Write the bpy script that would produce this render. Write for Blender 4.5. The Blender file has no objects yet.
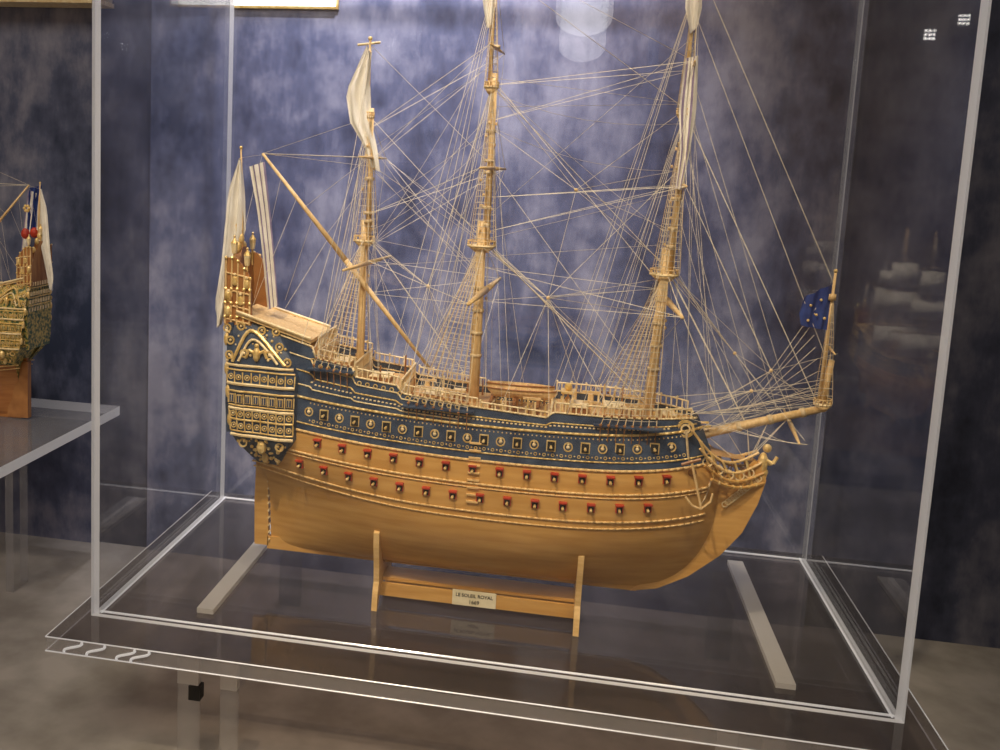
import bpy, math, random
from mathutils import Vector, Matrix
random.seed(7)
sc=bpy.context.scene
try:
    sc.view_settings.view_transform='Standard'
except Exception: pass
COL=sc.collection
# ---------------------------------------------------------------- materials
def newmat(name):
    m=bpy.data.materials.new(name);m.use_nodes=True
    nt=m.node_tree
    for n in list(nt.nodes): nt.nodes.remove(n)
    o=nt.nodes.new('ShaderNodeOutputMaterial')
    return m,nt,o
def N(nt,t,**k):
    n=nt.nodes.new(t)
    for a,b in k.items():
        if a.startswith('i_'): n.inputs[a[2:].replace('_',' ')].default_value=b
        else: setattr(n,a,b)
    return n
def c4(c): return (c[0],c[1],c[2],1)
def noisy(name,c1,c2,scale=20,rough=0.5,stretch=(1,1,1),metal=0,bump=0,detail=4,lo=.35,hi=.65,spec=.5):
    m,nt,o=newmat(name)
    tc=N(nt,'ShaderNodeTexCoord');mp=N(nt,'ShaderNodeMapping');mp.inputs['Scale'].default_value=stretch
    nz=N(nt,'ShaderNodeTexNoise');nz.inputs['Scale'].default_value=scale;nz.inputs['Detail'].default_value=detail
    cr=N(nt,'ShaderNodeValToRGB');e=cr.color_ramp.elements
    e[0].position=lo;e[0].color=c4(c1);e[1].position=hi;e[1].color=c4(c2)
    b=N(nt,'ShaderNodeBsdfPrincipled');b.inputs['Roughness'].default_value=rough;b.inputs['Metallic'].default_value=metal
    b.inputs['Specular IOR Level'].default_value=spec
    L=nt.links.new
    L(tc.outputs['Object'],mp.inputs[0]);L(mp.outputs[0],nz.inputs[0]);L(nz.outputs[0],cr.inputs[0]);L(cr.outputs[0],b.inputs['Base Color'])
    if bump:
        bp=N(nt,'ShaderNodeBump');bp.inputs['Strength'].default_value=bump;bp.inputs['Distance'].default_value=.002
        L(nz.outputs[0],bp.inputs['Height']);L(bp.outputs[0],b.inputs['Normal'])
    L(b.outputs[0],o.inputs[0]);return m
def acrylic(name,tint=(1,1,1),f0=.045,rough=0.0,haze=0.0):
    m,nt,o=newmat(name);L=nt.links.new
    lw=N(nt,'ShaderNodeLayerWeight');lw.inputs[0].default_value=.5
    p=N(nt,'ShaderNodeMath',operation='POWER');p.inputs[1].default_value=5
    a=N(nt,'ShaderNodeMath',operation='MULTIPLY_ADD');a.inputs[1].default_value=.8;a.inputs[2].default_value=f0
    t=N(nt,'ShaderNodeBsdfTransparent');t.inputs[0].default_value=c4(tint)
    g=N(nt,'ShaderNodeBsdfGlossy');g.inputs['Roughness'].default_value=rough
    mx=N(nt,'ShaderNodeMixShader')
    L(lw.outputs['Facing'],p.inputs[0]);L(p.outputs[0],a.inputs[0]);L(a.outputs[0],mx.inputs[0])
    src=t.outputs[0]
    if haze:
        d=N(nt,'ShaderNodeBsdfDiffuse');d.inputs[0].default_value=(.8,.8,.85,1)
        m2=N(nt,'ShaderNodeMixShader');m2.inputs[0].default_value=haze
        L(t.outputs[0],m2.inputs[1]);L(d.outputs[0],m2.inputs[2]);src=m2.outputs[0]
    L(src,mx.inputs[1]);L(g.outputs[0],mx.inputs[2]);L(mx.outputs[0],o.inputs[0]);return m
def edgemat(name,opac=.6,col=(.85,.85,.88),glow=0):
    m,nt,o=newmat(name);L=nt.links.new
    d=N(nt,'ShaderNodeBsdfDiffuse');d.inputs[0].default_value=c4(col)
    tl=N(nt,'ShaderNodeBsdfTranslucent');tl.inputs[0].default_value=c4(col)
    ad=N(nt,'ShaderNodeMixShader');ad.inputs[0].default_value=.5
    t=N(nt,'ShaderNodeBsdfTransparent');g=N(nt,'ShaderNodeBsdfGlossy');g.inputs['Roughness'].default_value=.15
    m1=N(nt,'ShaderNodeMixShader');m1.inputs[0].default_value=opac
    m2=N(nt,'ShaderNodeMixShader');m2.inputs[0].default_value=.12
    L(d.outputs[0],ad.inputs[1]);L(tl.outputs[0],ad.inputs[2]);L(t.outputs[0],m1.inputs[1]);L(ad.outputs[0],m1.inputs[2])
    L(m1.outputs[0],m2.inputs[1]);L(g.outputs[0],m2.inputs[2])
    out=m2.outputs[0]
    if glow:   # emission added to stand for light piped out of the polished edge
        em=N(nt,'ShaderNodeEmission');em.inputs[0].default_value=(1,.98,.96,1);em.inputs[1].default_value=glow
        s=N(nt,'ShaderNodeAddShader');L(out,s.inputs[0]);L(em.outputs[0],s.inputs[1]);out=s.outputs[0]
    L(out,o.inputs[0]);return m
def emis(name,col,s):
    m,nt,o=newmat(name);e=N(nt,'ShaderNodeEmission');e.inputs[0].default_value=c4(col);e.inputs[1].default_value=s
    nt.links.new(e.outputs[0],o.inputs[0]);return m
M={}
M['hull']=noisy('hull_honey_wood',(.58,.30,.075),(.70,.40,.12),9,.33,(1,1,9))
M['wale']=noisy('wale_wood',(.78,.50,.19),(.90,.62,.28),30,.4,(1,1,6))
M['mast']=noisy('mast_wood',(.70,.46,.20),(.86,.62,.31),40,.45,(6,6,1))
M['deck']=noisy('deck_wood',(.50,.28,.10),(.68,.42,.18),30,.5,(1,14,1))
M['brown']=noisy('dark_brown_wood',(.26,.10,.03),(.42,.19,.06),20,.45,(1,8,1))
M['navy']=noisy('navy_paint',(.022,.040,.082),(.055,.085,.145),40,.4)
M['blue']=noisy('blue_paint',(.04,.07,.14),(.08,.13,.22),60,.4)
M['gold']=noisy('gilt',(.72,.47,.14),(1.0,.76,.35),90,.35,metal=.3)
M['cream']=noisy('cream_gilt',(.80,.60,.30),(.95,.80,.50),80,.45)
M['red']=noisy('red_paint',(.38,.03,.015),(.55,.05,.02),50,.45)
M['black']=noisy('black_paint',(.005,.005,.005),(.015,.012,.01),50,.6)
M['rope']=noisy('rope_cream',(.66,.58,.46),(.82,.76,.63),200,.8)
M['rope2']=noisy('rope_tan',(.60,.44,.24),(.78,.62,.38),200,.8)
M['cloth']=noisy('white_cloth',(.78,.74,.66),(.9,.87,.8),30,.9)
M['stripe']=noisy('violet_stripe_cloth',(.22,.18,.30),(.35,.28,.42),30,.9)
M['flagblue']=noisy('blue_flag_cloth',(.02,.04,.18),(.04,.08,.3),30,.9)
M['plate']=noisy('brass_label',(.75,.66,.42),(.88,.80,.58),30,.4)
# ---------------------------------------------------------------- mesh builder
class MB:
    def __init__(s): s.v=[];s.f=[];s.m=[];s.names=[]
    def mi(s,k):
        if k not in s.names: s.names.append(k)
        return s.names.index(k)
    def add(s,vs,fs,k):
        b=len(s.v);s.v+= [tuple(q) for q in vs];i=s.mi(k)
        for f in fs: s.f.append(tuple(b+j for j in f));s.m.append(i)
    def box(s,c,d,k,rz=0,ry=0):
        hx,hy,hz=d[0]/2,d[1]/2,d[2]/2
        R=Matrix.Rotation(rz,3,'Z')@Matrix.Rotation(ry,3,'Y')
        vs=[Vector(c)+R@Vector((x*hx,y*hy,z*hz)) for x in(-1,1) for y in(-1,1) for z in(-1,1)]
        s.add(vs,[(0,1,3,2),(4,6,7,5),(0,4,5,1),(2,3,7,6),(0,2,6,4),(1,5,7,3)],k)
    def cyl(s,a,b,r0,r1,k,n=10,cap=True):
        a=Vector(a);b=Vector(b);d=(b-a)
        if d.length<1e-7: return
        d.normalize();u=d.orthogonal().normalized();w=d.cross(u)
        vs=[]
        for p,r in((a,r0),(b,r1)):
            for i in range(n):
                t=2*math.pi*i/n;vs.append(p+u*(r*math.cos(t))+w*(r*math.sin(t)))
        fs=[(i,(i+1)%n,n+(i+1)%n,n+i) for i in range(n)]
        if cap: fs+= [tuple(range(n-1,-1,-1)),tuple(range(n,2*n))]
        s.add(vs,fs,k)
    def line(s,a,b,r,k,sag=0,n=3,seg=1):
        a=Vector(a);b=Vector(b)
        if sag: seg=max(seg,6)
        pts=[a.lerp(b,i/seg)-Vector((0,0,sag*4*(i/seg)*(1-i/seg))) for i in range(seg+1)]
        for p,q in zip(pts,pts[1:]): s.cyl(p,q,r,r,k,n,False)
    def path(s,pts,r,k,n=6):
        for p,q in zip(pts,pts[1:]): s.cyl(p,q,r,r,k,n,True)
    def ball(s,c,r,k,sx=1,sy=1,sz=1,n=8,m=6):
        vs=[];fs=[]
        for j in range(m+1):
            ph=math.pi*j/m
            for i in range(n):
                t=2*math.pi*i/n
                vs.append((c[0]+r*sx*math.sin(ph)*math.cos(t),c[1]+r*sy*math.sin(ph)*math.sin(t),c[2]+r*sz*math.cos(ph)))
        for j in range(m):
            for i in range(n): fs.append((j*n+i,j*n+(i+1)%n,(j+1)*n+(i+1)%n,(j+1)*n+i))
        s.add(vs,fs,k)
    def ring(s,c,r,t,k,ax='y',n=10,sz=1,h=0):
        pts=[]
        for i in range(n+1):
            a=2*math.pi*i/n
            if ax=='y': pts.append((c[0]+r*math.cos(a),c[1],c[2]+r*sz*math.sin(a)))
            elif ax=='x': pts.append((c[0],c[1]+r*math.cos(a),c[2]+r*sz*math.sin(a)))
            else: pts.append((c[0]+r*math.cos(a),c[1]+r*math.sin(a),c[2]))
        for p,q in zip(pts,pts[1:]): s.cyl(p,q,t,t,k,4,False)
    def grid(s,rows,k):
        n=len(rows[0]);vs=[p for r in rows for p in r];fs=[]
        for j in range(len(rows)-1):
            for i in range(n-1): fs.append((j*n+i,j*n+i+1,(j+1)*n+i+1,(j+1)*n+i))
        s.add(vs,fs,k)
    def poly(s,xz,y0,y1,k):
        n=len(xz);vs=[(x,y0,z) for x,z in xz]+[(x,y1,z) for x,z in xz]
        s.add(vs,[tuple(range(n)),tuple(range(2*n-1,n-1,-1))]+[(i,n+i,n+(i+1)%n,(i+1)%n) for i in range(n)],k)
    def polyYZ(s,yz,x0,x1,k):
        n=len(yz);vs=[(x0,y,z) for y,z in yz]+[(x1,y,z) for y,z in yz]
        s.add(vs,[tuple(range(n)),tuple(range(2*n-1,n-1,-1))]+[(i,n+i,n+(i+1)%n,(i+1)%n) for i in range(n)],k)
    def obj(s,name,parent=None,smooth=False):
        me=bpy.data.meshes.new(name);me.from_pydata(s.v,[],s.f)
        for k in s.names: me.materials.append(M[k])
        me.polygons.foreach_set('material_index',s.m)
        if smooth: me.polygons.foreach_set('use_smooth',[True]*len(s.f))
        me.update();o=bpy.data.objects.new(name,me);COL.objects.link(o)
        if parent: o.parent=parent
        return o
def empty(name,loc):
    e=bpy.data.objects.new(name,None);e.location=loc;e.empty_display_size=.05;COL.objects.link(e);return e
def interp(x,P):
    if x<=P[0][0]: return P[0][1]
    for (a,b),(c,d) in zip(P,P[1:]):
        if x<=c: return b+(d-b)*(x-a)/(c-a)
    return P[-1][1]
clamp=lambda a:max(0,min(1,a))
sm=lambda a:(lambda t:t*t*(3-2*t))(clamp(a))
# ---------------------------------------------------------------- ship geometry
ZK=.075
def g(x): return .2845+.15*(x-.05)**2
XS=[(.07,-.398),(.214,-.405),(.25,-.415),(.30,-.440),(.36,-.452),(.52,-.470)]
XB=[(.07,.285),(.09,.325),(.113,.35),(.15,.372),(.20,.388),(.287,.392),(.33,.375),(.40,.345),(.5,.34)]
ZT=[(-.47,.510),(-.312,.470),(-.308,.452),(-.235,.440),(-.232,.425),(-.155,.416),(-.15,.404),(-.03,.392),(.10,.384),(.105,.394),(.31,.392),(.38,.388)]
xs=lambda z:interp(z,XS)
xb=lambda z:interp(z,XB)
zt=lambda x:interp(x,ZT)
def hbu(u,z):
    f=clamp((z-.070)/(.225-.070));B=.098
    sect=(1-(1-f)**2.3)**.62 if f>0 else 0
    tum=1-.24*max(0,(z-.26)/.2)**1.15
    hz=clamp((z-.09)/.2)
    us=.48-.12*hz;es=.03+.68*sm((z-.16)/.15);fac=1
    if u<us: fac=es+(1-es)*(1-((us-u)/us)**(1.6+.6*hz))
    ub=.55+.17*hz;eb=.03+.12*hz
    if u>ub: fac*=eb+(1-eb)*max(0,1-((u-ub)/(1-ub))**(1.8+.9*hz))**.8
    return B*sect*tum*fac
def hb(x,z):
    a,b=xs(z),xb(z);return hbu(clamp((x-a)/(b-a)),z)
def side_pt(x,z,s=-1,off=0): return Vector((x,s*(hb(x,z)+off),z))
ship=empty('ship_model',(0,.219,0))
# hull
levels=[('f',t) for t in (0,.04,.1,.2,.32,.45,.6,.75,.88,1)]+[('o',t) for t in (-.06,-.03,0,.015,.03,.05,.072)]+[('t',t) for t in (.25,.5,.75,1)]
NU=84
def lvl(L,u):
    z=.2;x=0
    for _ in range(6):
        x=xs(z)+(xb(z)-xs(z))*u
        if L[0]=='f': z=ZK+(g(x)-.075-ZK)*L[1]
        elif L[0]=='o': z=g(x)+L[1]
        else: z=(g(x)+.072)*(1-L[1])+zt(x)*L[1]
    return x,z
h=MB()
us=[i/NU for i in range(NU+1)]
for side in(-1,1):
    rows=[]
    for L in levels:
        r=[]
        for u in us:
            x,z=lvl(L,u);r.append((x,side*hbu(u,z),z))
        rows.append(r)
    nw=levels.index(('o',.015))
    h.grid(rows[:nw+1],'hull');h.grid(rows[nw:],'navy')
tr=[lvl(L,0) for L in levels]
h.grid([[(x,-hbu(0,z),z),(x,hbu(0,z),z)] for x,z in tr],'navy')
br=[lvl(L,1) for L in levels]
h.grid([[(x,-hbu(1,z),z),(x,hbu(1,z),z)] for x,z in br],'hull')
h.obj('hull',ship,True)
# keel, stem knee, rudder
k=MB()
k.poly([(-.405,.066),(.27,.066),(.27,.09),(-.405,.09)],-.005,.005,'hull')
k.poly([(.26,.066),(.305,.076),(.355,.104),(.405,.148),(.437,.192),(.458,.245),(.468,.287),(.464,.312),(.445,.322),(.43,.300),(.40,.285),(.37,.28),(.36,.15),(.30,.10)],-.007,.007,'hull')
k.poly([(-.430,.072),(-.403,.072),(-.408,.26),(-.430,.26),(-.432,.16)],-.005,.005,'hull')
for i in range(12): k.cyl((-.401-.0006*i,-.009,.085+i*.014),(-.401-.0006*i,.009,.085+i*.014),.0018,.0018,'cream',6)
k.obj('keel_stem_and_rudder',ship)
# wales
w=MB()
def strip(off,r,kk,x0=-.425,x1=.37,zf=None,n=70,o=.0005,rz=None):
    for s in(-1,1):
        pts=[]
        for i in range(n+1):
            x=x0+(x1-x0)*i/n;z=(zf(x) if zf else g(x)+off)
            pts.append(side_pt(x,z,s,o))
        w.path(pts,r,kk,6)
for off,r in((.016,.0026),(-.0235,.0022),(-.030,.0014),(-.072,.0020),(-.084,.0016)): strip(off,r,'wale')
for off,r in((.030,.0014),(.0745,.0024)): strip(off,r,'gold')
strip(0,.0018,'cream',x0=-.46,x1=.345,zf=lambda x:zt(x)-.001,n=120)
strip(0,.0014,'gold',x0=-.455,x1=.345,zf=lambda x:g(x)+.072+(zt(x)-g(x)-.072)*.5,n=100)
strip(0,.0014,'cream',x0=-.455,x1=-.05,zf=lambda x:g(x)+.072+(zt(x)-g(x)-.072)*.25,n=80)
strip(0,.0014,'cream',x0=-.455,x1=-.12,zf=lambda x:g(x)+.072+(zt(x)-g(x)-.072)*.75,n=80)
w.obj('wales_and_mouldings',ship,True)
# gunports + cannons
p=MB()
def port(x,z,s,sz=.0125):
    y=hb(x,z)
    slope=math.atan2(hb(x+.01,z)-hb(x-.01,z),.02)
    rz=s*slope
    p.box((x,s*y,z),(sz,.005,sz),'red',rz);p.box((x+.0,s*(y+.0012),z-.001),(sz*.70,.0045,sz*.70),'black',rz)
    p.box((x,s*(y+.004),z+sz*.62),(sz*1.1,.010,.0022),'red',rz)
    p.cyl((x,s*y,z-.001),(x,s*(y+.013),z-.0005),.0024,.0018,'gold',7)
    p.ball((x,s*(y+.013),z-.0005),.0026,'gold')
for s in(-1,1):
    for i in range(14):
        x=-.293+i*(.591/13);port(x,g(x)+.0,s)
        x=-.327+i*(.598/13);port(x,g(x)-.048,s)
    for i in range(23):
        x=-.312+i*(.615/22);z=g(x)+.052;y=hb(x,z)
        if i%2:
            p.box((x,s*y,z),(.0155,.003,.0185),'gold');p.box((x,s*(y+.001),z),(.0120,.0035,.0150),'black')
            p.cyl((x,s*y,z),(x,s*(y+.011),z),.0022,.0016,'gold',6);p.ball((x,s*(y+.012),z),.0026,'gold',n=6,m=4)
        else:
            p.ring((x,s*(y+.001),z),.0070,.0014,'gold',sz=1.05);p.ball((x,s*(y+.001),z),.0034,'cream',n=6,m=4)
            p.ball((x,s*(y+.001),z+.0045),.0022,'cream',n=6,m=4)
    for i in range(90):
        x=-.31+i*(.635/89);z=g(x)+.037;y=hb(x,z)
        if i%2: p.ring((x,s*(y+.001),z),.0026,.0007,'gold',n=6)
        else: p.ball((x,s*y,z),.0015,'gold',n=6,m=4)
        z=g(x)+.067;y=hb(x,z);p.ball((x,s*y,z),.0014,'gold',n=5,m=4)
        zz=g(x)+.072+(zt(x)-g(x)-.072)*.37;y=hb(x,zz)
        if x<.30: p.ball((x,s*y,zz),.0016,'cream',sx=1.6,n=5,m=4)
        zz=g(x)+.072+(zt(x)-g(x)-.072)*.82;y=hb(x,zz)
        if x<-.05 and i%2==0: p.ring((x,s*(y+.001),zz),.0036,.001,'gold',n=6)
    for i in range(9):
        z=g(-.022)-.055+i*.0125;p.box((-.018,s*(hb(-.018,z)+.001),z),(.02,.006,.0028),'wale')
p.obj('gunports_and_cannons',ship)
# decks
d=MB()
def deck(x0,x1,z,n=24,kk='deck'):
    rows=[]
    for i in range(n+1):
        x=x0+(x1-x0)*i/n;zz=z(x) if callable(z) else z
        y=hb(x,zz)*.985;rows.append([(x,-y,zz),(x,0,zz+.002),(x,y,zz)])
    d.grid(rows,kk)
deck(-.46,-.30,lambda x:zt(x)-.006)
deck(-.31,-.235,.424);deck(-.235,-.15,.402);deck(-.152,.0,.378);deck(0,.105,.366);deck(.1,.345,.378)
for x,z0,z1 in((-.303,.40,.462),(-.235,.39,.424),(-.152,.36,.402),(.102,.355,.378),(.0,.355,.378)):
    y=hb(x,z1);d.box((x,0,(z0+z1)/2),(.004,2*y*.97,z1-z0),'cream')
d.add([(-.455,-.062,.513),(-.455,.062,.513),(-.316,.07,.474),(-.316,-.07,.474),(-.455,-.062,.519),(-.455,.062,.519),(-.316,.07,.480),(-.316,-.07,.480)],[(0,1,2,3),(4,7,6,5),(0,3,7,4),(1,5,6,2),(3,2,6,7),(0,4,5,1)],'mast')
for sy in(-1,1):
    d.cyl((-.455,sy*.063,.521),(-.316,sy*.071,.483),.003,.003,'cream',6)
def crate(x,y,z,a,b,c,kk='deck'):
    d.box((x,y,z+c/2),(a,b,c),kk);d.box((x,y,z+c+.001),(a*1.08,b*1.08,.002),'cream')
crate(-.27,0,.424,.03,.04,.012);crate(-.20,0,.402,.035,.045,.012,'brown');crate(-.10,0,.378,.04,.05,.014);crate(-.06,0,.378,.02,.03,.018,'brown')
crate(.15,0,.378,.03,.05,.012,'brown');crate(.21,0,.378,.035,.045,.016);crate(.30,0,.378,.02,.04,.01)
for yb,xx in((-.018,.052),(.022,.047)):
    rows=[]
    for i in range(13):
        t=i/12;x=xx-.06+.12*t;wd=.014*math.sin(math.pi*min(1,max(0.03,t*.9+.1)))**.6;dz=.016
        rows.append([(x,yb+wd*math.cos(a),.413-dz*math.sin(a)*(1 if .05<t<.97 else .3)) for a in [math.pi*q/8 for q in range(9)]])
    d.grid(rows,'mast')
    for t in(.2,.4,.6,.8): d.box((xx-.06+.12*t,yb,.411),(.004,.02,.0015),'deck')
    d.path([(xx-.06+.12*t/12,yb-.014*math.sin(math.pi*min(1,max(0.03,t/12*.9+.1)))**.6,.413) for t in range(13)],.0014,'brown')
for x in(.0,.04,.08):
    d.cyl((x,-.06,.395),(x,.06,.395),.003,.003,'brown',6)
    for sy in(-1,1): d.cyl((x,sy*.05,.366),(x,sy*.05,.395),.0025,.0025,'brown',6)
for sx in(-1,1):
    for sy in(-1,1): d.cyl((.13+sx*.008,sy*.012,.378),(.13+sx*.008,sy*.012,.41),.0016,.0016,'cream',6)
d.box((.13,0,.412),(.024,.032,.004),'gold');d.ball((.13,0,.42),.007,'gold');d.ball((.13,0,.398),.005,'gold')
for x,y in((-.12,.02),(-.08,-.025),(.17,.025),(.25,-.02),(.26,.03),(-.21,-.02)): d.cyl((x,y,.375),(x,y,.405),.006,.005,'mast',8)
d.obj('decks_and_fittings',ship)
# balustrades
b=MB()
def balus(x0,x1,zf,hgt,yf,step=.0085,kk='cream'):
    n=max(1,int((x1-x0)/step))
    for s in(-1,1):
        top=[]
        for i in range(n+1):
            x=x0+(x1-x0)*i/n;z=zf(x);y=s*yf(x,z)
            b.cyl((x,y,z),(x,y,z+hgt),.0013,.0013,kk,5);top.append((x,y,z+hgt))
            if i%3==0: b.ball((x,y,z+hgt+.0025),.0022,kk,n=6,m=4)
        b.path(top,.0016,kk,5)
balus(-.30,-.235,zt,.016,lambda x,z:hb(x,z)*.98);balus(-.23,-.155,zt,.014,lambda x,z:hb(x,z)*.98)
balus(-.145,-.02,zt,.014,lambda x,z:hb(x,z)*.98);balus(-.015,.10,zt,.008,lambda x,z:hb(x,z)*.98,.012);balus(.11,.335,zt,.015,lambda x,z:hb(x,z)*.98)
for x,z in((-.303,.466),(-.235,.426),(-.152,.404),(.104,.38)):
    y=hb(x,z)*.95;n=int(2*y/.008)
    for i in range(n+1):
        yy=-y+2*y*i/n;b.cyl((x,yy,z),(x,yy,z+.02),.0012,.0012,'cream',5)
    b.cyl((x,-y,z+.02),(x,y,z+.02),.002,.002,'cream',6)
for i in range(60):
    x=random.uniform(-.2,.32);s=random.choice((-1,1));y=s*hb(x,.39)*random.uniform(.45,.92)
    z=zt(x)-.018;b.cyl((x,y,z),(x,y,z+random.uniform(.02,.042)),.002,.0016,random.choice(('cream','mast','gold','brown')),5)
for x,y in((-.12,.03),(.07,.05),(.17,.04),(.24,.035),(-.06,.04)):
    for s in(-1,1):
        b.box((x,s*y,.405),(.03,.003,.004),'mast')
b.obj('balustrades_and_pinrails',ship)
# stern + quarter galleries
q=MB()
def qg_prof(z): return interp(z,[(.245,.0),(.275,.006),(.305,.018),(.40,.020),(.44,.016),(.485,.006),(.50,.0)])
def qx0(z): return interp(z,[(.24,-.41),(.30,-.452),(.36,-.459),(.50,-.474)])
def qx1(z): return interp(z,[(.245,-.372),(.275,-.355),(.305,-.336),(.42,-.338),(.45,-.352),(.50,-.385)])
zs=[.245,.26,.275,.29,.305,.32,.336,.352,.366,.38,.40,.415,.43,.445,.46,.48,.50]
def qp(t,z,off=.001,s=-1):
    x0,x1=qx0(z),qx1(z);x=x0+(x1-x0)*t;yb=hb(max(x,-.405),z)
    return (x,s*(yb+qg_prof(z)*min(1,.4+2.2*min(t,1-t)+.2)+off),z)
for s in(-1,1):
    rows=[]
    for z in zs:
        a=qp(0,z,0,s)
        rows.append([(a[0],a[1]*.6,z)]+[qp(i/8,z,0,s) for i in range(9)]+[(qx1(z)+.004,s*(hb(qx1(z),z)-.002),z)])
    q.grid(rows,'navy')
    Q=lambda t,z,off=.001: qp(t,z,off,s)
    for z,r in((.305,.003),(.312,.0015),(.333,.002),(.352,.003),(.358,.0015),(.383,.002),(.396,.003),(.42,.0016),(.428,.0026)):
        q.path([Q(t/10,z) for t in range(11)],r,'gold' if r<.0025 else 'cream',6)
    for z in(.322,.343,.370,.408):
        nn=8
        for i in range(nn):
            t=(i+.5)/nn;c=Q(t,z,.0015)
            if z ==.370:
                q.box(c,(.0095,.003,.015),'gold');q.box((c[0],c[1]+s*.001,c[2]),(.0070,.003,.012),'navy');q.box((c[0],c[1]+s*.0025,c[2]),(.0008,.001,.012),'cream')
            else: q.ring(c,.0046,.0012,'gold',n=8);q.ball(c,.0020,'cream',n=6,m=4)
        for i in range(nn+1):
            a=Q(i/nn,z-.009,.002);c=Q(i/nn,z+.009,.002);q.cyl(a,c,.0013,.0013,'gold',5)
    for i in range(44):
        z=random.uniform(.25,.30);c=Q(random.uniform(.05,.95),z,.001);q.ball(c,random.uniform(.0018,.004),'gold',n=6,m=4)
    q.ball(Q(.5,.285,.004),.009,'gold',sz=1.5);q.ball(Q(.5,.262,.002),.007,'gold',sz=1.6)
    for t in(.15,.85):q.ring(Q(t,.29,.003),.007,.0018,'gold')
    arch=[Q(.10+.80*i/14,.434+.055*math.sin(math.pi*i/14),.003) for i in range(15)];q.path(arch,.0032,'gold',6)
    arch=[Q(.20+.60*i/14,.436+.038*math.sin(math.pi*i/14),.003) for i in range(15)];q.path(arch,.0024,'cream',6)
    c=Q(.5,.45,.005);q.ball(c,.007,'gold',sz=1.9);q.ball((c[0],c[1],c[2]+.015),.0045,'gold')
    for dx in(-1,1): q.path([c,(c[0]+dx*.014,c[1],c[2]+.007),(c[0]+dx*.019,c[1],c[2]-.006)],.003,'gold',6)
    for t,z in((.05,.445),(.95,.44),(.08,.47),(.92,.465),(.3,.495),(.7,.49),(.3,.45),(.7,.45),(.02,.49),(.98,.49)):
        q.ring(Q(t,z,.003),.0066,.0019,'gold');q.ball(Q(t,z,.003),.0026,'cream')
    for i in range(40):
        t=random.uniform(0,1);q.ball(Q(t,random.uniform(.437,.50),.001),random.uniform(.0014,.003),random.choice(('gold','cream')),n=6,m=4)
    for z in(.33,.38,.42,.47,.51):
        a=qp(0,min(z,.5),0,s);q.ball((a[0]-.001,a[1]*.97,z),.0055,'gold',sz=2.2);q.ball((a[0]-.001,a[1]*.97,z+.015),.0036,'cream')
for z in(.31,.335,.36,.385,.41,.435,.46,.49):
    y=hb(-.42,z)*.98;q.cyl((qx0(z)-.003,-y,z),(qx0(z)-.003,y,z),.002,.002,'gold',6)
    for i in range(8):
        yy=-y+2*y*(i+.5)/8;q.box((qx0(z+.012)-.003,yy,z+.012),(.003,.008,.012),'cream')
q.polyYZ([(-.06,.30),(.06,.30),(.07,.36),(.062,.50),(-.062,.50),(-.07,.36)],-.470,-.460,'navy')
# taffrail
q.polyYZ([(-.060,.495),(.060,.495),(.062,.545),(.05,.57),(.042,.595),(.02,.61),(.012,.63),(-.012,.63),(-.02,.61),(-.042,.595),(-.05,.57),(-.062,.545)],-.478,-.464,'brown')
for y,z in((-.06,.52),(-.06,.548),(-.05,.575),(-.035,.605),(-.015,.63),(0,.645),(.015,.63),(.035,.605),(.05,.575),(.06,.548)):
    q.ball((-.472,y,z),.007,'gold',sz=1.5)
for s in(-1,1):
    q.poly([(-.480,.50),(-.428,.488),(-.430,.55),(-.434,.585),(-.445,.60),(-.458,.615),(-.480,.615)],s*.056-.003,s*.056+.003,'brown')
    for x,z1 in((-.477,.615),(-.466,.615),(-.455,.61),(-.443,.597),(-.432,.58)):
        q.cyl((x,s*.060,.497),(x,s*.060,z1),.0020,.0016,'mast',7)
        for zz in(.51,.535,.56,z1): q.ball((x,s*.061,zz),.0032,'gold',n=7,m=5)
    for za in(.503,.528,.555,.585): q.cyl((-.479,s*.060,za+.004),(-.431,s*.060,za-.004),.0016,.0016,'mast',6)
    for x,z in((-.471,.545),(-.449,.54),(-.46,.575),(-.438,.57)): q.ball((x,s*.061,z),.0055,'gold',sz=1.7,sy=.6);q.ball((x,s*.062,z+.011),.003,'cream')
for x,y,z in((-.466,-.05,.622),(-.476,0,.65),(-.466,.05,.622),(-.440,-.055,.602)):
    q.cyl((x,y,z-.03),(x,y,z),.002,.002,'gold',6);q.cyl((x,y,z),(x,y,z+.018),.0045,.0065,'cream',8);q.cyl((x,y,z+.018),(x,y,z+.028),.007,.001,'gold',8);q.ball((x,y,z+.030),.0025,'gold')
q.obj('stern_and_quarter_galleries',ship)
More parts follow.
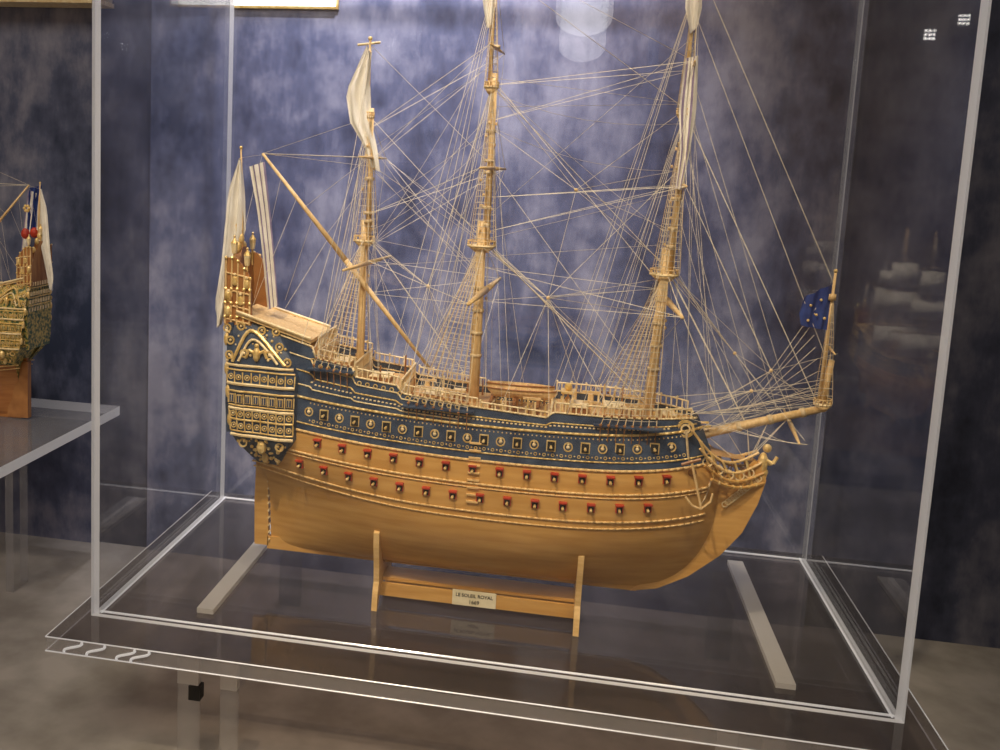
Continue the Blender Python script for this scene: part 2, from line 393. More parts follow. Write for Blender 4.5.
# head (beak)
e=MB()
for s in(-1,1):
    for (x0,z0,x1,z1,sagz,r) in((.335,.375,.452,.335,.035,.003),(.35,.345,.458,.318,.030,.003),(.36,.318,.462,.300,.022,.0034),(.372,.295,.464,.283,.012,.0038)):
        pts=[]
        for i in range(15):
            t=i/14;x=x0+(x1-x0)*t;z=z0+(z1-z0)*t-sagz*math.sin(math.pi*t)
            y=(hb(x0-.012,z0)+.002)*(1-t)**1.2+.007;pts.append((x,s*y,z))
        e.path(pts,r*.8,'wale' if r<.0032 else 'hull',6)
        for q_ in pts[2:-1:2]: e.ball(q_,r*1.0,'gold',n=6,m=4)
    for t in(.12,.3,.48,.66,.82):
        top=(.335+.117*t,s*(.05*(1-t)**1.2+.007),.375-.04*t-.035*math.sin(math.pi*t))
        bot=(.372+.09*t,s*(.03*(1-t)+.006),.29-.01*t-.012*math.sin(math.pi*t));e.cyl(top,bot,.0022,.0022,'gold',6)
        mid=[(a+c)/2 for a,c in zip(top,bot)];e.ring(mid,.008,.0014,'cream')
    e.ring((.325,s*(hb(.325,.37)+.003),.375),.013,.003,'gold');e.ring((.325,s*(hb(.325,.37)+.003),.375),.007,.002,'cream')
    e.ring((.34,s*(hb(.34,.30)+.002),.305),.006,.0016,'brown')
    e.path([(.325+.05*i/10,s*(hb(.345,.33)*(1-.5*i/10)+.012),.375-.13*math.sin(math.pi*i/13)) for i in range(11)],.0020,'rope2')
    ax,az=.345,.285;yy=s*(hb(.335,.30)+.014)
    e.cyl((ax-.010,yy,az+.045),(ax+.012,yy,az-.035),.0022,.0022,'mast',6);e.cyl((ax-.025,yy,az+.036),(ax+.005,yy,az+.048),.0028,.0028,'brown',6)
    e.path([(ax-.014,yy,az-.018),(ax-.002,yy,az-.032),(ax+.012,yy,az-.036),(ax+.026,yy,az-.022),(ax+.028,yy,az-.008)],.002,'mast')
e.ball((.461,0,.315),.011,'gold',sx=.8,sy=.8,sz=1.8);e.ball((.466,0,.342),.0075,'gold');e.path([(.46,0,.325),(.476,-.008,.318),(.482,-.006,.33)],.003,'gold');e.path([(.46,0,.325),(.474,.008,.312),(.482,.006,.32)],.003,'gold')
for i in range(12):
    t=i/11;e.ball((.464-.03*t**1.3,0,.30-.07*t),.0075*(1-.5*t),'gold',sy=1.1)
    e.ring((.455-.05*t,-.0085,.29-.05*t),.005,.0012,'cream')
e.add([(.34,-.04,.335),(.34,.04,.335),(.445,.006,.318),(.445,-.006,.318)],[(0,1,2,3)],'deck')
e.obj('beakhead_and_figurehead',ship)
# masts & spars
m=MB()
def mast(xf,segs):
    for (za,zb_,ra,rb,dx) in segs: m.cyl((xf(za)+dx,0,za),(xf(zb_)+dx,0,zb_),ra,rb,'mast',12)
MX=lambda z:-.241+(z-.4)*-.008
NX=lambda z:-.034-(z-.4)*.003
FX=lambda z:.268+(z-.4)*.031
mast(MX,[(.3,.69,.0075,.006,0),(.645,.885,.005,.0038,.007),(.86,1.0,.003,.0018,0)])
mast(NX,[(.3,.70,.010,.008,0),(.645,.95,.0062,.005,.008),(.92,1.18,.004,.0026,0)])
mast(FX,[(.3,.67,.0095,.0075,0),(.615,.91,.006,.005,.008),(.88,1.18,.004,.0025,0)])
def top(x,z,r):
    m.cyl((x,0,z-.010),(x,0,z),r*.45,r,'mast',16);m.cyl((x,0,z),(x,0,z+.003),r*1.06,r*1.06,'cream',16)
    for i in range(14):
        a=2*math.pi*i/14;m.cyl((x+r*math.cos(a),r*math.sin(a),z),(x+r*math.cos(a),r*math.sin(a),z+.010),.0011,.0011,'mast',4)
    m.ring((x,0,z+.010),r,.0013,'mast',ax='z',n=14)
top(MX(.655),.652,.018);top(NX(.655),.655,.024);top(FX(.624),.624,.023)
for fx,zz,r in((MX,.868,.008),(NX,.925,.012),(FX,.89,.012)): top(fx(zz)+.003,zz,r)
for fx,zs_ in((MX,(.685,.70,.76,.80)),(NX,(.46,.50,.54,.58,.69,.72,.78,.80,.85,.99)),(FX,(.46,.50,.54,.58,.67,.70,.75,.80,.84,.97))):
    for z in zs_: m.cyl((fx(z)+(.006 if z>.66 else 0),0,z),(fx(z)+(.006 if z>.66 else 0),0,z+.006),.0105 if z<.66 else .0085,.0105 if z<.66 else .0085,'rope2',10)
m.cyl((MX(1)-.022,0,.992),(MX(1)+.018,0,.997),.0022,.0022,'cream',6);m.ball((MX(1),0,1.003),.004,'gold')
YARDS=[]
def yard(x,z,L,r,yaw=0,dy=0,roll=0):
    dx=math.sin(yaw)*L;dyy=math.cos(yaw)*L;dz=math.sin(roll)*L
    a=(x-dx,-dyy+dy,z-dz);c=(x,dy,z);b_=(x+dx,dyy+dy,z+dz)
    m.cyl(a,c,r*.45,r,'mast',8);m.cyl(c,b_,r,r*.45,'mast',8);YARDS.append((a,b_,c))
yard(NX(.58)+.012,.580,.20,.0062,.05);yard(NX(.8)+.014,.79,.11,.004,.12);yard(NX(.98)+.01,.99,.07,.003,.1)
yard(FX(.57)+.012,.580,.19,.0058,-.02);yard(FX(.8)+.014,.775,.11,.004,.06);yard(FX(.98)+.01,.97,.07,.003,.1)
yard(MX(.62)+.010,.615,.15,.0046,.08);yard(MX(.8)+.012,.80,.08,.0032,.1)
la=(-.430,-.014,.799);lb=(-.114,-.014,.437);lm=(-.272,-.014,.618)
m.cyl(la,lm,.0026,.0055,'mast',8);m.cyl(lm,lb,.0055,.003,'mast',8)
bs0=(.30,0,.338);bs1=(.550,0,.419)
m.cyl(bs0,bs1,.009,.006,'mast',12)
top(.546,.424,.014)
m.cyl((.540,0,.42),(.545,0,.645),.0036,.0022,'mast',8);m.ball((.545,0,.648),.0035,'gold')
yard(.50,.385,.12,.0042,.1);yard(.548,.52,.06,.0026,.1)
m.cyl((.546,0,.43),(.553,0,.50),.0065,.005,'mast',8);m.cyl((.543,0,.60),(.543,0,.61),.007,.007,'mast',8)
for t in(.25,.45,.65,.85): 
    a=Vector(bs0).lerp(Vector(bs1),t);c=Vector(bs0).lerp(Vector(bs1),t+.03);m.cyl(a,c,.0098-.002*t,.0096-.002*t,'rope2',10)
m.cyl((-.466,0,.60),(-.475,0,.805),.0024,.0016,'mast',8);m.ball((-.475,0,.808),.0032,'gold')
m.obj('masts_and_spars',ship,True)
# rigging
r=MB()
RT=.0005
KR=.82
def shrouds(xm,ztop,rtop,xa,xb_,zf,n,nr,yb=None,wr=.0009):
    for s in(-1,1):
        L=[]
        for i in range(n):
            t=i/(n-1);x=xa+(xb_-xa)*t;z=zf(x)
            y=(hb(x,z)+.012) if yb is None else yb
            a=Vector((xm+rtop*.5*(t-.5),s*rtop*.75,ztop));b_=Vector((x,s*y,z));L.append((a,b_))
            r.line(a,b_,wr*.9,'rope2');
            if yb is None: r.ball(b_,.0028,'brown',n=6,m=4);r.ball(b_+(a-b_)*.06,.0024,'brown',n=6,m=4);r.line(b_,(x,s*(hb(x,z-.03)+.001),z-.03),.0008,'brown')
        for j in range(1,nr):
            tt=j/nr
            for (a,b_),(c,d_) in zip(L,L[1:]): r.line(b_.lerp(a,tt),d_.lerp(c,tt),.0005,'rope')
zch=lambda x:zt(x)-.012
shrouds(MX(.65),.648,.016,-.305,-.245,zch,6,22)
shrouds(NX(.65),.650,.022,-.135,-.035,zch,8,26)
shrouds(FX(.62),.620,.022,.185,.275,zch,8,26)
shrouds(MX(.86)+.006,.868,.005,-.256,-.222,lambda x:.657,4,18,.016,.0007)
shrouds(NX(.9)+.006,.925,.006,-.054,-.012,lambda x:.66,5,26,.021,.0007)
shrouds(FX(.9)+.006,.89,.006,.257,.298,lambda x:.63,5,26,.021,.0007)
shrouds(NX(1.1),1.12,.003,-.044,-.022,lambda x:.93,3,16,.010,.0006)
shrouds(FX(1.1),1.12,.003,.275,.297,lambda x:.895,3,16,.010,.0006)
shrouds(.545,.60,.003,.534,.558,lambda x:.43,4,14,.012,.0006)
for s in(-1,1):
    for a,b_ in((-.31,-.24),(-.14,-.03),(.18,.28)):
        z=zch((a+b_)/2)-.002;y=hb((a+b_)/2,z);r.box(((a+b_)/2,s*(y+.006),z),(b_-a+.012,.016,.003),'navy')
def Ln(a,b_,w=RT,kk='rope',sag=0): r.line(a,b_,w*KR,kk,sag)
n_=lambda z,y=0:(NX(z)+.004,y,z)
f_=lambda z,y=0:(FX(z)+.004,y,z)
z_=lambda z,y=0:(MX(z)+.004,y,z)
for a,b_,w in ((n_(.665),(.262,0,.40),.0016),(n_(.66),(.262,.004,.415),.0012),(n_(.93),f_(.635),.0009),(n_(.94),f_(.60),.0007),(n_(1.12),f_(.90),.0007),(n_(1.14),f_(.98),.0006),
  (f_(.635),(.43,0,.378),.0016),(f_(.625),(.40,0,.368),.0011),(f_(.895),(.538,0,.425),.0009),(f_(.80),(.50,0,.402),.0008),(f_(1.12),(.545,0,.625),.0007),(f_(1.05),(.545,0,.50),.0006),
  (z_(.665),(-.045,0,.42),.0011),(z_(.87),n_(.665),.0008),(z_(.99),n_(.80),.0006),(n_(.80),(.26,0,.44),.0006)):
    Ln(a,b_,w)
def fan(c,targets,w=.0005):
    for t in targets: Ln(c,t,w)
hub=(.085,0,.573)
fan(hub,[(NX(.655)+.02*math.cos(a),.024*math.sin(a),.655) for a in[-1.3,-.9,-.5,0,.5,.9,1.3]])
fan(hub,[(.26,0,.42),(.20,-.06,.40),(.15,.05,.40),(.02,-.07,.395),(.24,-.15,.58),(.25,.15,.58),f_(.80),(.04,.06,.395),(.10,-.07,.39),f_(.62)],.0006)
hub=(-.125,0,.58)
fan(hub,[(MX(.655)+.016*math.cos(a),.018*math.sin(a),.655) for a in[-1.2,-.6,0,.6,1.2]])
fan(hub,[(-.045,0,.44),(-.14,-.07,.41),(-.07,.06,.40),n_(.80),n_(.925)])
hub=(.40,0,.50)
fan(hub,[(FX(.624)+.022*math.cos(a),.024*math.sin(a),.624) for a in[-1.2,-.8,-.4,0,.4,.8,1.2]])
fan(hub,[(.545,0,.425),(.50,-.10,.386),(.50,.10,.386),(.47,0,.392)])
hub=(.46,0,.475)
fan(hub,[(.545,0,.63),(.548,-.05,.52),(.36,.03,.39),(.38,-.02,.37),f_(.80),(.33,-.04,.395)])
hub=(.43,-.01,.44)
fan(hub,[(.55,0,.43),(.545,-.012,.47),(.545,.012,.45),(.33,-.05,.40),(.31,-.07,.41),(.34,.03,.40),(.35,-.03,.37),(.30,.05,.405)],.0006)
hub=(.12,.0,.76)
fan(hub,[n_(.93),n_(.86),f_(.70),f_(.80),f_(.64),(.085,0,.573),f_(.90)],.0006)
for i in range(9): Ln((.30+.012*i,-.06+.008*i,.400),(.545,random.uniform(-.012,.012),.425+.004*i),.0005,'rope',.004*random.random())
for i in range(8): Ln((.335+.01*i,random.uniform(-.02,.02),.36),(.546-.004*i,0,.42+.02*i),.0005)
for s in(-1,1):
    for i in range(5): Ln((.44,s*.006,.30+.006*i),(.36+.035*i,0,.36+.011*i),.0007)
    for i in range(4): Ln((.50,s*.12,.385),(.33+.04*i,s*.03,.39-.004*i),.0005,'rope',.006)
mastfn=[n_,n_,n_,f_,f_,f_,z_,z_]
lift=[.66,.93,1.10,.63,.89,1.10,.66,.87]
aft=[z_,z_,z_,n_,n_,n_,None,n_]
aftz=[.62,.70,.85,.62,.74,.93,0,.66]
for i in range(8):
    a,b_,c=YARDS[i]
    for kx,t in((a,.97),(b_,.97)):
        p_=Vector(c).lerp(Vector(kx),t)
        Ln(p_,mastfn[i](lift[i]),.0006)
        if aft[i]:
            Ln(p_,aft[i](aftz[i]),.0006);Ln(p_,aft[i](aftz[i]-.06),.0005)
        sgn=-1 if kx is a else 1
        x=c[0]-random.uniform(.02,.12);Ln(p_,(x,sgn*hb(x,.4),zt(x)+.01),.0005)
Ln(la,z_(.80),.0012);Ln(la,z_(.785),.0006);Ln(la,z_(.87),.0006);Ln((-.35,-.014,.708),z_(.80),.0005);Ln((-.31,-.014,.66),z_(.76),.0005)
for i in range(4): Ln((-.395+.03*i,-.014,.757-.034*i),(-.46+.03*i,(-1)**i*.05,.53),.0005)
Ln(la,(-.475,0,.62),.0005);Ln(lb,(-.09,-.05,.41),.0006);Ln((-.15,-.014,.48),z_(.65),.0005);Ln((-.19,-.014,.53),z_(.70),.0005)
Ln((-.475,0,.79),(-.43,-.014,.797),.0004)
for fn,zz,xs_ in((n_,(.66,.93,.93,1.12,1.12),(-.15,-.16,-.12,-.18,-.14)),(f_,(.63,.89,.89,1.12,1.12),(.17,.15,.18,.13,.10)),(z_,(.66,.87,.99),(-.31,-.33,-.30))):
    for z,x in zip(zz,xs_):
        for s in(-1,1): Ln(fn(z),(x,s*(hb(x,.4)+.004),zt(x)),.0006)
fns=[(z_,-.241),(n_,-.036),(f_,.272)]
for i in range(36):
    fn,xm=random.choice(fns);z=random.choice((.64,.70,.76,.80,.86,.92,1.0,1.1))
    if fn is z_ and z>.95: z=.87
    x=xm+random.uniform(-.10,.11);x=max(-.30,min(.33,x));s=random.choice((-1,1))
    Ln(fn(z,random.uniform(-.01,.01)),(x,s*hb(x,.4)*random.uniform(.2,1),zt(x)+.004),.00045)
for i in range(18):
    j=random.choice((0,1));A,B=fns[j],fns[j+1]
    za=random.uniform(.60,.95) if j else random.uniform(.6,.86);zb=random.uniform(.58,1.05)
    Ln(A[0](za),B[0](zb),.00045,'rope',random.choice((0,0,.01,.02)))
for i in range(10): Ln(f_(random.uniform(.62,1.0)),(random.uniform(.36,.54),0,random.uniform(.40,.42)),.00045)
for i in range(60):
    fn,xm=random.choice(fns);z=random.uniform(.43,.92);a=random.uniform(0,6.28);r.ball((fn(z)[0]+.011*math.cos(a),.011*math.sin(a),z),.0022,'mast',sz=1.4,n=6,m=4)
for c in((.085,0,.573),(-.125,0,.58),(.40,0,.50),(.46,0,.475),(.43,-.01,.44),(.12,0,.76)): r.ball(c,.0032,'mast',n=6,m=5)
r.obj('rigging',ship)
# flags
fl=MB()
def cloth(Lp,Rp,y0,amp,kk,nw=14,nc=10,waves=2.2,ph=0,stripes=None):
    rows=[]
    def at(P,t):
        tt=t*(len(P)-1);i=min(int(tt),len(P)-2);f=tt-i
        return P[i][0]*(1-f)+P[i+1][0]*f,P[i][1]*(1-f)+P[i+1][1]*f
    for j in range(nw+1):
        t=j/nw;a=at(Lp,t);b_=at(Rp,t)
        rows.append([(a[0]+(b_[0]-a[0])*i/nc,y0+amp*math.sin(waves*2*math.pi*i/nc+ph+t*1.5),a[1]+(b_[1]-a[1])*i/nc) for i in range(nc+1)])
    if stripes:
        for i in range(nc):
            fl.grid([[row[i],row[i+1]] for row in rows],stripes[i%len(stripes)])
    else: fl.grid(rows,kk)
cloth([(-.476,.79),(-.497,.73),(-.508,.60),(-.520,.52),(-.512,.478)],[(-.474,.785),(-.466,.72),(-.464,.66),(-.480,.60),(-.505,.485)],-.004,.007,'cloth')
cloth([(-.452,.775),(-.436,.70),(-.424,.62),(-.412,.52)],[(-.424,.785),(-.412,.70),(-.402,.62),(-.392,.53)],-.02,.002,'cloth',nc=9,stripes=['cloth','cloth','stripe'])
cloth([(-.250,.992),(-.285,.91),(-.276,.86),(-.25,.82),(-.236,.785)],[(-.244,.98),(-.243,.92),(-.238,.86),(-.226,.82),(-.218,.775)],-.006,.005,'cloth')
cloth([(-.05,1.18),(-.062,1.10),(-.045,1.02)],[(-.03,1.18),(-.028,1.10),(-.036,1.03)],-.006,.005,'cloth')
cloth([(.280,.98),(.276,.90),(.284,.83),(.281,.77)],[(.300,.985),(.304,.90),(.299,.83),(.291,.768)],-.014,.003,'cloth',nc=8,stripes=['cloth','stripe','cloth','cloth'])
cloth([(.270,1.15),(.274,1.06),(.285,1.02)],[(.295,1.15),(.300,1.06),(.295,1.03)],-.01,.005,'cloth')
cloth([(.500,.602),(.495,.575),(.500,.555)],[(.542,.628),(.542,.585),(.540,.55)],-.004,.005,'flagblue')
for x,z in((.51,.59),(.525,.60),(.52,.575),(.533,.57),(.508,.565)): fl.ball((x,-.009,z),.0025,'gold',n=6,m=4);fl.ball((x,.002,z),.0025,'gold',n=6,m=4)
fl.obj('flags_and_pennants',ship,True)
# stand
s_=MB()
def cradle(x):
    yz=[(-.071,0),(-.060,0),(-.052,.022),(-.03,.034),(.03,.034),(.052,.022),(.060,0),(.071,0),(.068,.03),(.060,.05),(.064,.08),(.075,.12),(.078,.147),(.070,.150),(.058,.125),(.035,.085),(.012,.067),(-.012,.067),(-.035,.085),(-.058,.125),(-.070,.150),(-.078,.147),(-.075,.12),(-.064,.08),(-.060,.05),(-.068,.03)]
    s_.polyYZ(yz,x-.005,x+.005,'wale')
cradle(-.184);cradle(.17)
s_.box((-.007,-.03,.026),(.352,.006,.024),'hull');s_.box((-.007,.03,.026),(.352,.006,.024),'hull');s_.box((-.007,0,.043),(.352,.05,.006),'hull')
s_.box((-.010,-.034,.0285),(.078,.002,.028),'plate')
so=s_.obj('stand',ship)
def label(txt,z,size):
    cu=bpy.data.curves.new('label_text','FONT');cu.body=txt;cu.size=size;cu.align_x='CENTER';cu.extrude=.0002;cu.offset=.00012
    o=bpy.data.objects.new('label_text',cu);o.location=(-.010,-.0353,z);o.rotation_euler=(math.pi/2,0,0);cu.materials.append(M['black']);COL.objects.link(o);o.parent=ship
label('LE SOLEIL ROYAL',.0310,.0086);label('1669',.0190,.0095)
# ------------------------------------------------ neighbouring ship models
M['greengold']=noisy('green_gold',(.05,.10,.05),(.60,.44,.12),110,.4,lo=.42,hi=.60)
def clone(loc,rz,scl,swap=None,skip=('stand','label')):
    e2=empty('ship_model',loc);e2.scale=(scl,)*3;e2.rotation_euler=(0,0,rz)
    for o in list(ship.children):
        if o.name.startswith(skip): continue
        me=o.data
        if swap:
            me=o.data.copy()
            for i,mt in enumerate(me.materials):
                for a_,b_ in swap:
                    if mt==M[a_]: me.materials[i]=M[b_]
        c=bpy.data.objects.new(o.name,me);COL.objects.link(c);c.parent=e2
    return e2
M['hull_red']=noisy('reddish_hull_wood',(.33,.12,.03),(.45,.19,.05),9,.35,(1,1,9))
ship2=clone((-1.335,.45,.2-.066*.7),math.pi,.7,[('navy','greengold'),('blue','flagblue'),('hull','hull_red')])
x2=MB()
x2.box((0,-.02,.10),(.02,.10,.067),'brown');x2.box((-.25,0,.10),(.02,.10,.067),'brown')
for y in(-.05,0,.05): x2.ball((-.455,y,.655),.013,'red',sz=1.3)
x2.box((-.40,0,.16),(.07,.02,.18),'brown')
fl=MB()
cloth([(-.47,.80),(-.46,.73),(-.45,.66)],[(-.43,.79),(-.425,.73),(-.42,.66)],-.02,.006,'flagblue')
fl.obj('blue_flag',ship2)
for i in range(6):
    a=math.pi*i/3;x2.ball((-.447+.008*math.cos(a),.028,.73+.008*math.sin(a)),.005,'gold')
x2.obj('lanterns_and_chocks',ship2)
ship3=clone((1.39,-2.55,-.10),math.radians(80),.62,None,('label',))
fl=MB()
for fx,zz in((MX,((.63,.79,.07),(.81,.9,.05))),(NX,((.43,.57,.15),(.66,.79,.11),(.82,.97,.08))),(FX,((.43,.57,.14),(.66,.78,.10),(.81,.95,.07)))):
    for z0,z1,L in zz:
        rows=[]
        for j in range(7):
            t=j/6;z=z1-(z1-z0)*t
            rows.append([(fx(z)+.02+.05*math.sin(math.pi*t)*math.cos(yy*1.3),yy*L*(1+.12*t),z) for yy in[-1+2*i/10 for i in range(11)]])
        fl.grid(rows,'cloth')
fl.obj('sails',ship3,True)
# ---------------------------------------------------------------- acrylic display
M['acr']=acrylic('clear_acrylic',(.985,.987,.99),.045,0,.0)
M['base']=acrylic('acrylic_base_sheet',(.58,.54,.53),.08,.05,.03)
M['base2']=acrylic('acrylic_shelf_sheet',(.8,.8,.82),.08,.02,.14)
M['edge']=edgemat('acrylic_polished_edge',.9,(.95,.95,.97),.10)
M['edge2']=edgemat('acrylic_base_edge',.30)
M['frost']=edgemat('frosted_acrylic',.85,(.82,.80,.78))
M['legclear']=edgemat('acrylic_leg',.12)
case=empty('display_case',(0,.32,0))
W=.65;D=.637;T=.010;H=1.42
def panel(name,x0,x1,y0,y1,z0,z1,par,face='acr',edge='edge',thin='x'):
    a=MB();X=(x0,x1);Y=(y0,y1);Z=(z0,z1)
    vs=[(x,y,z) for x in X for y in Y for z in Z]
    fs={'x':[(0,1,3,2),(4,6,7,5)],'y':[(0,4,5,1),(2,3,7,6)],'z':[(0,2,6,4),(1,5,7,3)]}
    for kx,ff in fs.items():
        a.add(vs,ff,face if kx==thin else edge)
    o=a.obj(name,None)
    if par: o.parent=par;o.matrix_parent_inverse=Matrix.Translation(-Vector(par.location))
    return o
panel('front_panel',-W,W,0,T,0,H,case,thin='y')
panel('back_panel',-W,W,D-T,D,0,H,case,thin='y')
panel('left_panel',-W,-W+T,T,D-T,0,H,case,thin='x')
panel('right_panel',W-T,W,T,D-T,0,H,case,thin='x')
bd=MB()
for yy in(T+.004,D-T-.004): bd.cyl((-W+T,yy,.003),(W-T,yy,.003),.002,.002,'edge',6)
for xx in(-W+T+.004,W-T-.004,): bd.cyl((xx,T,.003),(xx,D-T,.003),.002,.002,'edge',6)
bo=bd.obj('joint_bead');bo.parent=case;bo.matrix_parent_inverse=Matrix.Translation(-Vector(case.location))
shelf=empty('acrylic_shelf',(0,.3,0))
panel('shelf_sheet',-.685,.69,-.085,.665,-.026,-.0005,shelf,'base','edge2','z')
fr=MB()
for x,y0,y1 in((-.467,.06,.55),(.495,.06,.56)): fr.box((x,(y0+y1)/2,.004),(.030,y1-y0,.009),'frost')
for z in(-.001,-.0255):
    fr.path([(-.686,.666,z),(-.686,-.086,z),(.691,-.086,z),(.691,.666,z)],.0011,'edge',6)
# bright S-curves modelled on the front edge to stand for reflections in the sheet
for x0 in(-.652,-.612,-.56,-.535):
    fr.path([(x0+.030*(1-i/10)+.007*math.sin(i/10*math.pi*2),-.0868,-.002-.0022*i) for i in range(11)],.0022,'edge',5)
for x,wd_ in((-.452,.036),(-.382,.028),(.395,.030),(.460,.030)):
    fr.box((x,-.045,-.048),(wd_,.014,.043),'frost')
    fr.box((x,-.045,-.145),(wd_,.012,.150),'legclear')
for x in(-.46,.48):
    fr.box((x,.58,-.123),(.05,.012,.192),'legclear')
fr.box((-.440,-.045,-.083),(.020,.018,.024),'black');fr.box((.455,-.045,-.083),(.020,.018,.024),'black')
fo=fr.obj('shelf_supports');fo.parent=shelf;fo.matrix_parent_inverse=Matrix.Translation(-Vector(shelf.location))
shelf2=empty('acrylic_shelf',(-1.4,.3,.19))
panel('shelf_sheet',-2.1,-.9,-.12,.62,.178,.1995,shelf2,'base2','edge','z')
panel('leg_1',-1.105,-1.085,.47,.53,-.22,.178,shelf2,'acr','edge2','x')
panel('leg_2',-1.95,-1.93,.47,.53,-.22,.178,shelf2,'acr','edge2','x')
# ---------------------------------------------------------------- room
def wallmat(name,k=1.0):
    m,nt,o=newmat(name);L=nt.links.new
    tc=N(nt,'ShaderNodeTexCoord')
    mp=N(nt,'ShaderNodeMapping');mp.inputs['Scale'].default_value=(1.5,1,.6)
    n1=N(nt,'ShaderNodeTexNoise');n1.inputs['Scale'].default_value=3.0;n1.inputs['Detail'].default_value=9;n1.inputs['Roughness'].default_value=.66
    n2=N(nt,'ShaderNodeTexNoise');n2.inputs['Scale'].default_value=16;n2.inputs['Detail'].default_value=6
    ad=N(nt,'ShaderNodeMath',operation='MULTIPLY_ADD');ad.inputs[1].default_value=.35
    cr=N(nt,'ShaderNodeValToRGB');e=cr.color_ramp.elements
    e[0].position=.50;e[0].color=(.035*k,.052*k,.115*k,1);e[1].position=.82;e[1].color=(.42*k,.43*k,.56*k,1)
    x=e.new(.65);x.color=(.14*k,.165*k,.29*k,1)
    b=N(nt,'ShaderNodeBsdfPrincipled');b.inputs['Roughness'].default_value=.55
    L(tc.outputs['Object'],mp.inputs[0]);L(mp.outputs[0],n1.inputs[0]);L(tc.outputs['Object'],n2.inputs[0])
    L(n2.outputs[0],ad.inputs[0]);L(n1.outputs[0],ad.inputs[2]);L(ad.outputs[0],cr.inputs[0]);L(cr.outputs[0],b.inputs['Base Color'])
    L(b.outputs[0],o.inputs[0]);return m
M['wall']=wallmat('navy_plaster_dim',.36);M['wall_lit']=wallmat('mottled_plaster_lit',1.0);M['wall_half_lit']=wallmat('blue_plaster_half_lit',.72)  # one plaster in three tones: dim, lit and half-lit wall put into colour
M['floor']=noisy('grey_beige_carpet',(.34,.31,.27),(.50,.46,.41),9,.85,detail=8,bump=.1,spec=.2)
M['warmwall']=noisy('warm_plaster',(.30,.2,.11),(.42,.3,.18),3,.8)
M['ceil']=noisy('dark_ceiling',(.05,.045,.04),(.08,.07,.06),3,.9)
M['wood2']=noisy('dark_plinth_wood',(.05,.03,.02),(.09,.055,.035),5,.4)
M['beige']=noisy('beige_metal',(.45,.33,.17),(.6,.46,.26),5,.4)
def slab(name,x0,x1,y0,y1,z0,z1,k):
    a=MB();a.box(((x0+x1)/2,(y0+y1)/2,(z0+z1)/2),(x1-x0,y1-y0,z1-z0),k);return a.obj(name)
slab('floor',-3,3,-4,.80,-.32,-.22,'floor')
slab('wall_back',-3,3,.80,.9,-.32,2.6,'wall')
slab('wall_light_zone_1',-.905,.70,.788,.80,-.22,2.3,'wall_lit')  # slabs added to carry the brighter stretches of wall as lighter colour
slab('wall_light_zone_2',-2.6,-1.05,.788,.80,-.22,2.3,'wall_half_lit')
slab('wall_left',-3.1,-3,-4,.9,-.32,2.6,'wall')
slab('wall_right',3,3.1,-4,.9,-.32,2.6,'wall')
slab('wall_front',-3.1,3.1,-4.1,-4,-.32,2.6,'warmwall')
slab('ceiling',-3.1,3.1,-4.1,.9,2.6,2.7,'ceil')
slab('plinth',1.0,1.78,-3.2,-1.95,-.22,-.1005,'wood2')
M['archglow']=emis('reflection_arch_glow',(1,.92,.88),3.0)
a=MB();pts=[(-.04,1.62)]+[(.11-.15*math.cos(t*math.pi/12),1.62-.10*math.sin(t*math.pi/12)) for t in range(1,12)]+[(.26,1.62),(.26,2.2)]+[(.11+.15*math.cos(t*math.pi/10),2.2+.13*math.sin(t*math.pi/10)) for t in range(1,10)]+[(-.04,2.2)]
a.poly(pts,-3.999,-3.98,'archglow');a.obj('reflection_arch_1')  # glowing arch added behind the camera to reflect in the case front
M['signlit']=emis('lit_sign',(1,.95,.85),3)
sg=MB();sg.box((-.575,.780,1.205),(.25,.012,.12),'signlit');sg.box((-.575,.784,1.205),(.262,.006,.132),'gold');sg.obj('illuminated_sign')
lh=MB();lh.box((-1.28,.75,1.22),(.55,.07,.16),'beige');lh.box((-1.28,.745,1.139),(.56,.08,.010),'cream');lh.obj('light_housing')
M['lamp']=emis('lamp_glow',(1,.97,.92),12)
a=MB()
for x,z in((1.80,1.545),(1.95,1.62)):
    a.cyl((x,-3.99,z),(x,-3.90,z),.04,.04,'ceil',12)
    for i in(-1,0,1):
        for j in(-1,0,1): a.ball((x+i*.019,-3.895,z+j*.019),.007,'lamp',n=6,m=4)
a.obj('wall_lamp')
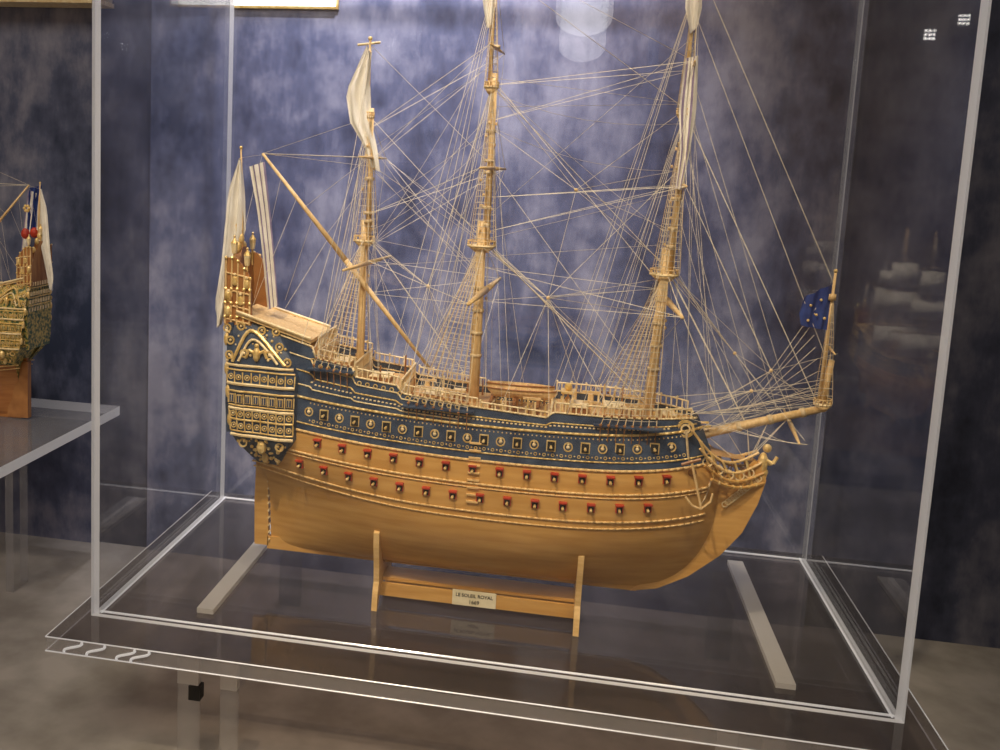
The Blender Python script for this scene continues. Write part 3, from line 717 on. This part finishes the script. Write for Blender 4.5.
# ---------------------------------------------------------------- lights
def spot(name,loc,tgt,en,col,size=60,blend=.6,rad=.05):
    l=bpy.data.lights.new(name,'SPOT');l.energy=en;l.color=col;l.spot_size=math.radians(size);l.spot_blend=blend;l.shadow_soft_size=rad
    o=bpy.data.objects.new(name,l);o.location=loc;o.rotation_euler=(Vector(tgt)-Vector(loc)).to_track_quat('-Z','Y').to_euler();COL.objects.link(o);return o
spot('overhead_spot',(-.5,-1.2,2.4),(-.05,.2,.4),145,(1,.82,.56),34,.6,.04)
spot('overhead_spot',(.6,-1.0,2.4),(.10,.2,.4),72,(1,.82,.58),32,.6,.04)
spot('overhead_spot',(-.25,.05,2.5),(-.22,.8,.90),330,(.93,.90,1),50,1.0,.05)
spot('overhead_spot',(-1.6,-.8,2.3),(-1.1,.45,.35),60,(1,.85,.65),30,.8,.04)
spot('overhead_spot',(1.2,-1.6,2.4),(1.39,-2.55,.15),270,(1,.85,.65),36,.6,.04)  # added lamp, brightens the ship behind the camera for its reflection
spot('overhead_spot',(.3,-3.2,2.4),(.3,-4,1.5),50,(1,.75,.5),110,.8,.04)  # added lamp, warms the wall behind the camera for reflections
l=bpy.data.lights.new('ambient_fill','AREA');l.energy=56;l.size=2.0;l.color=(1,.86,.70)  # unseen area lamp added as ambient fill
o=bpy.data.objects.new('ambient_fill_light',l);o.location=(-.6,-2,2.55);COL.objects.link(o)
wd=bpy.data.worlds.new('World');sc.world=wd;wd.use_nodes=True;wd.node_tree.nodes['Background'].inputs[0].default_value=(.35,.38,.5,1);wd.node_tree.nodes['Background'].inputs[1].default_value=.15
# ---------------------------------------------------------------- camera
cam=bpy.data.cameras.new('camera');co=bpy.data.objects.new('camera',cam);COL.objects.link(co)
R=Vector((.98200,.18402,.0425));Dn=Vector((.06608,-.12397,-.99008));F=Vector((-.17693,.97507,-.1339))
F.normalize();R=(R-F*R.dot(F)).normalized();U=R.cross(F);
mw=Matrix(((R.x,U.x,-F.x,.1157),(R.y,U.y,-F.y,-1.4751),(R.z,U.z,-F.z,.7871),(0,0,0,1)))
co.matrix_world=mw
cam.sensor_width=36;cam.lens=35.17;cam.shift_x=.1099;cam.shift_y=-.0771;cam.clip_start=.01
sc.camera=co
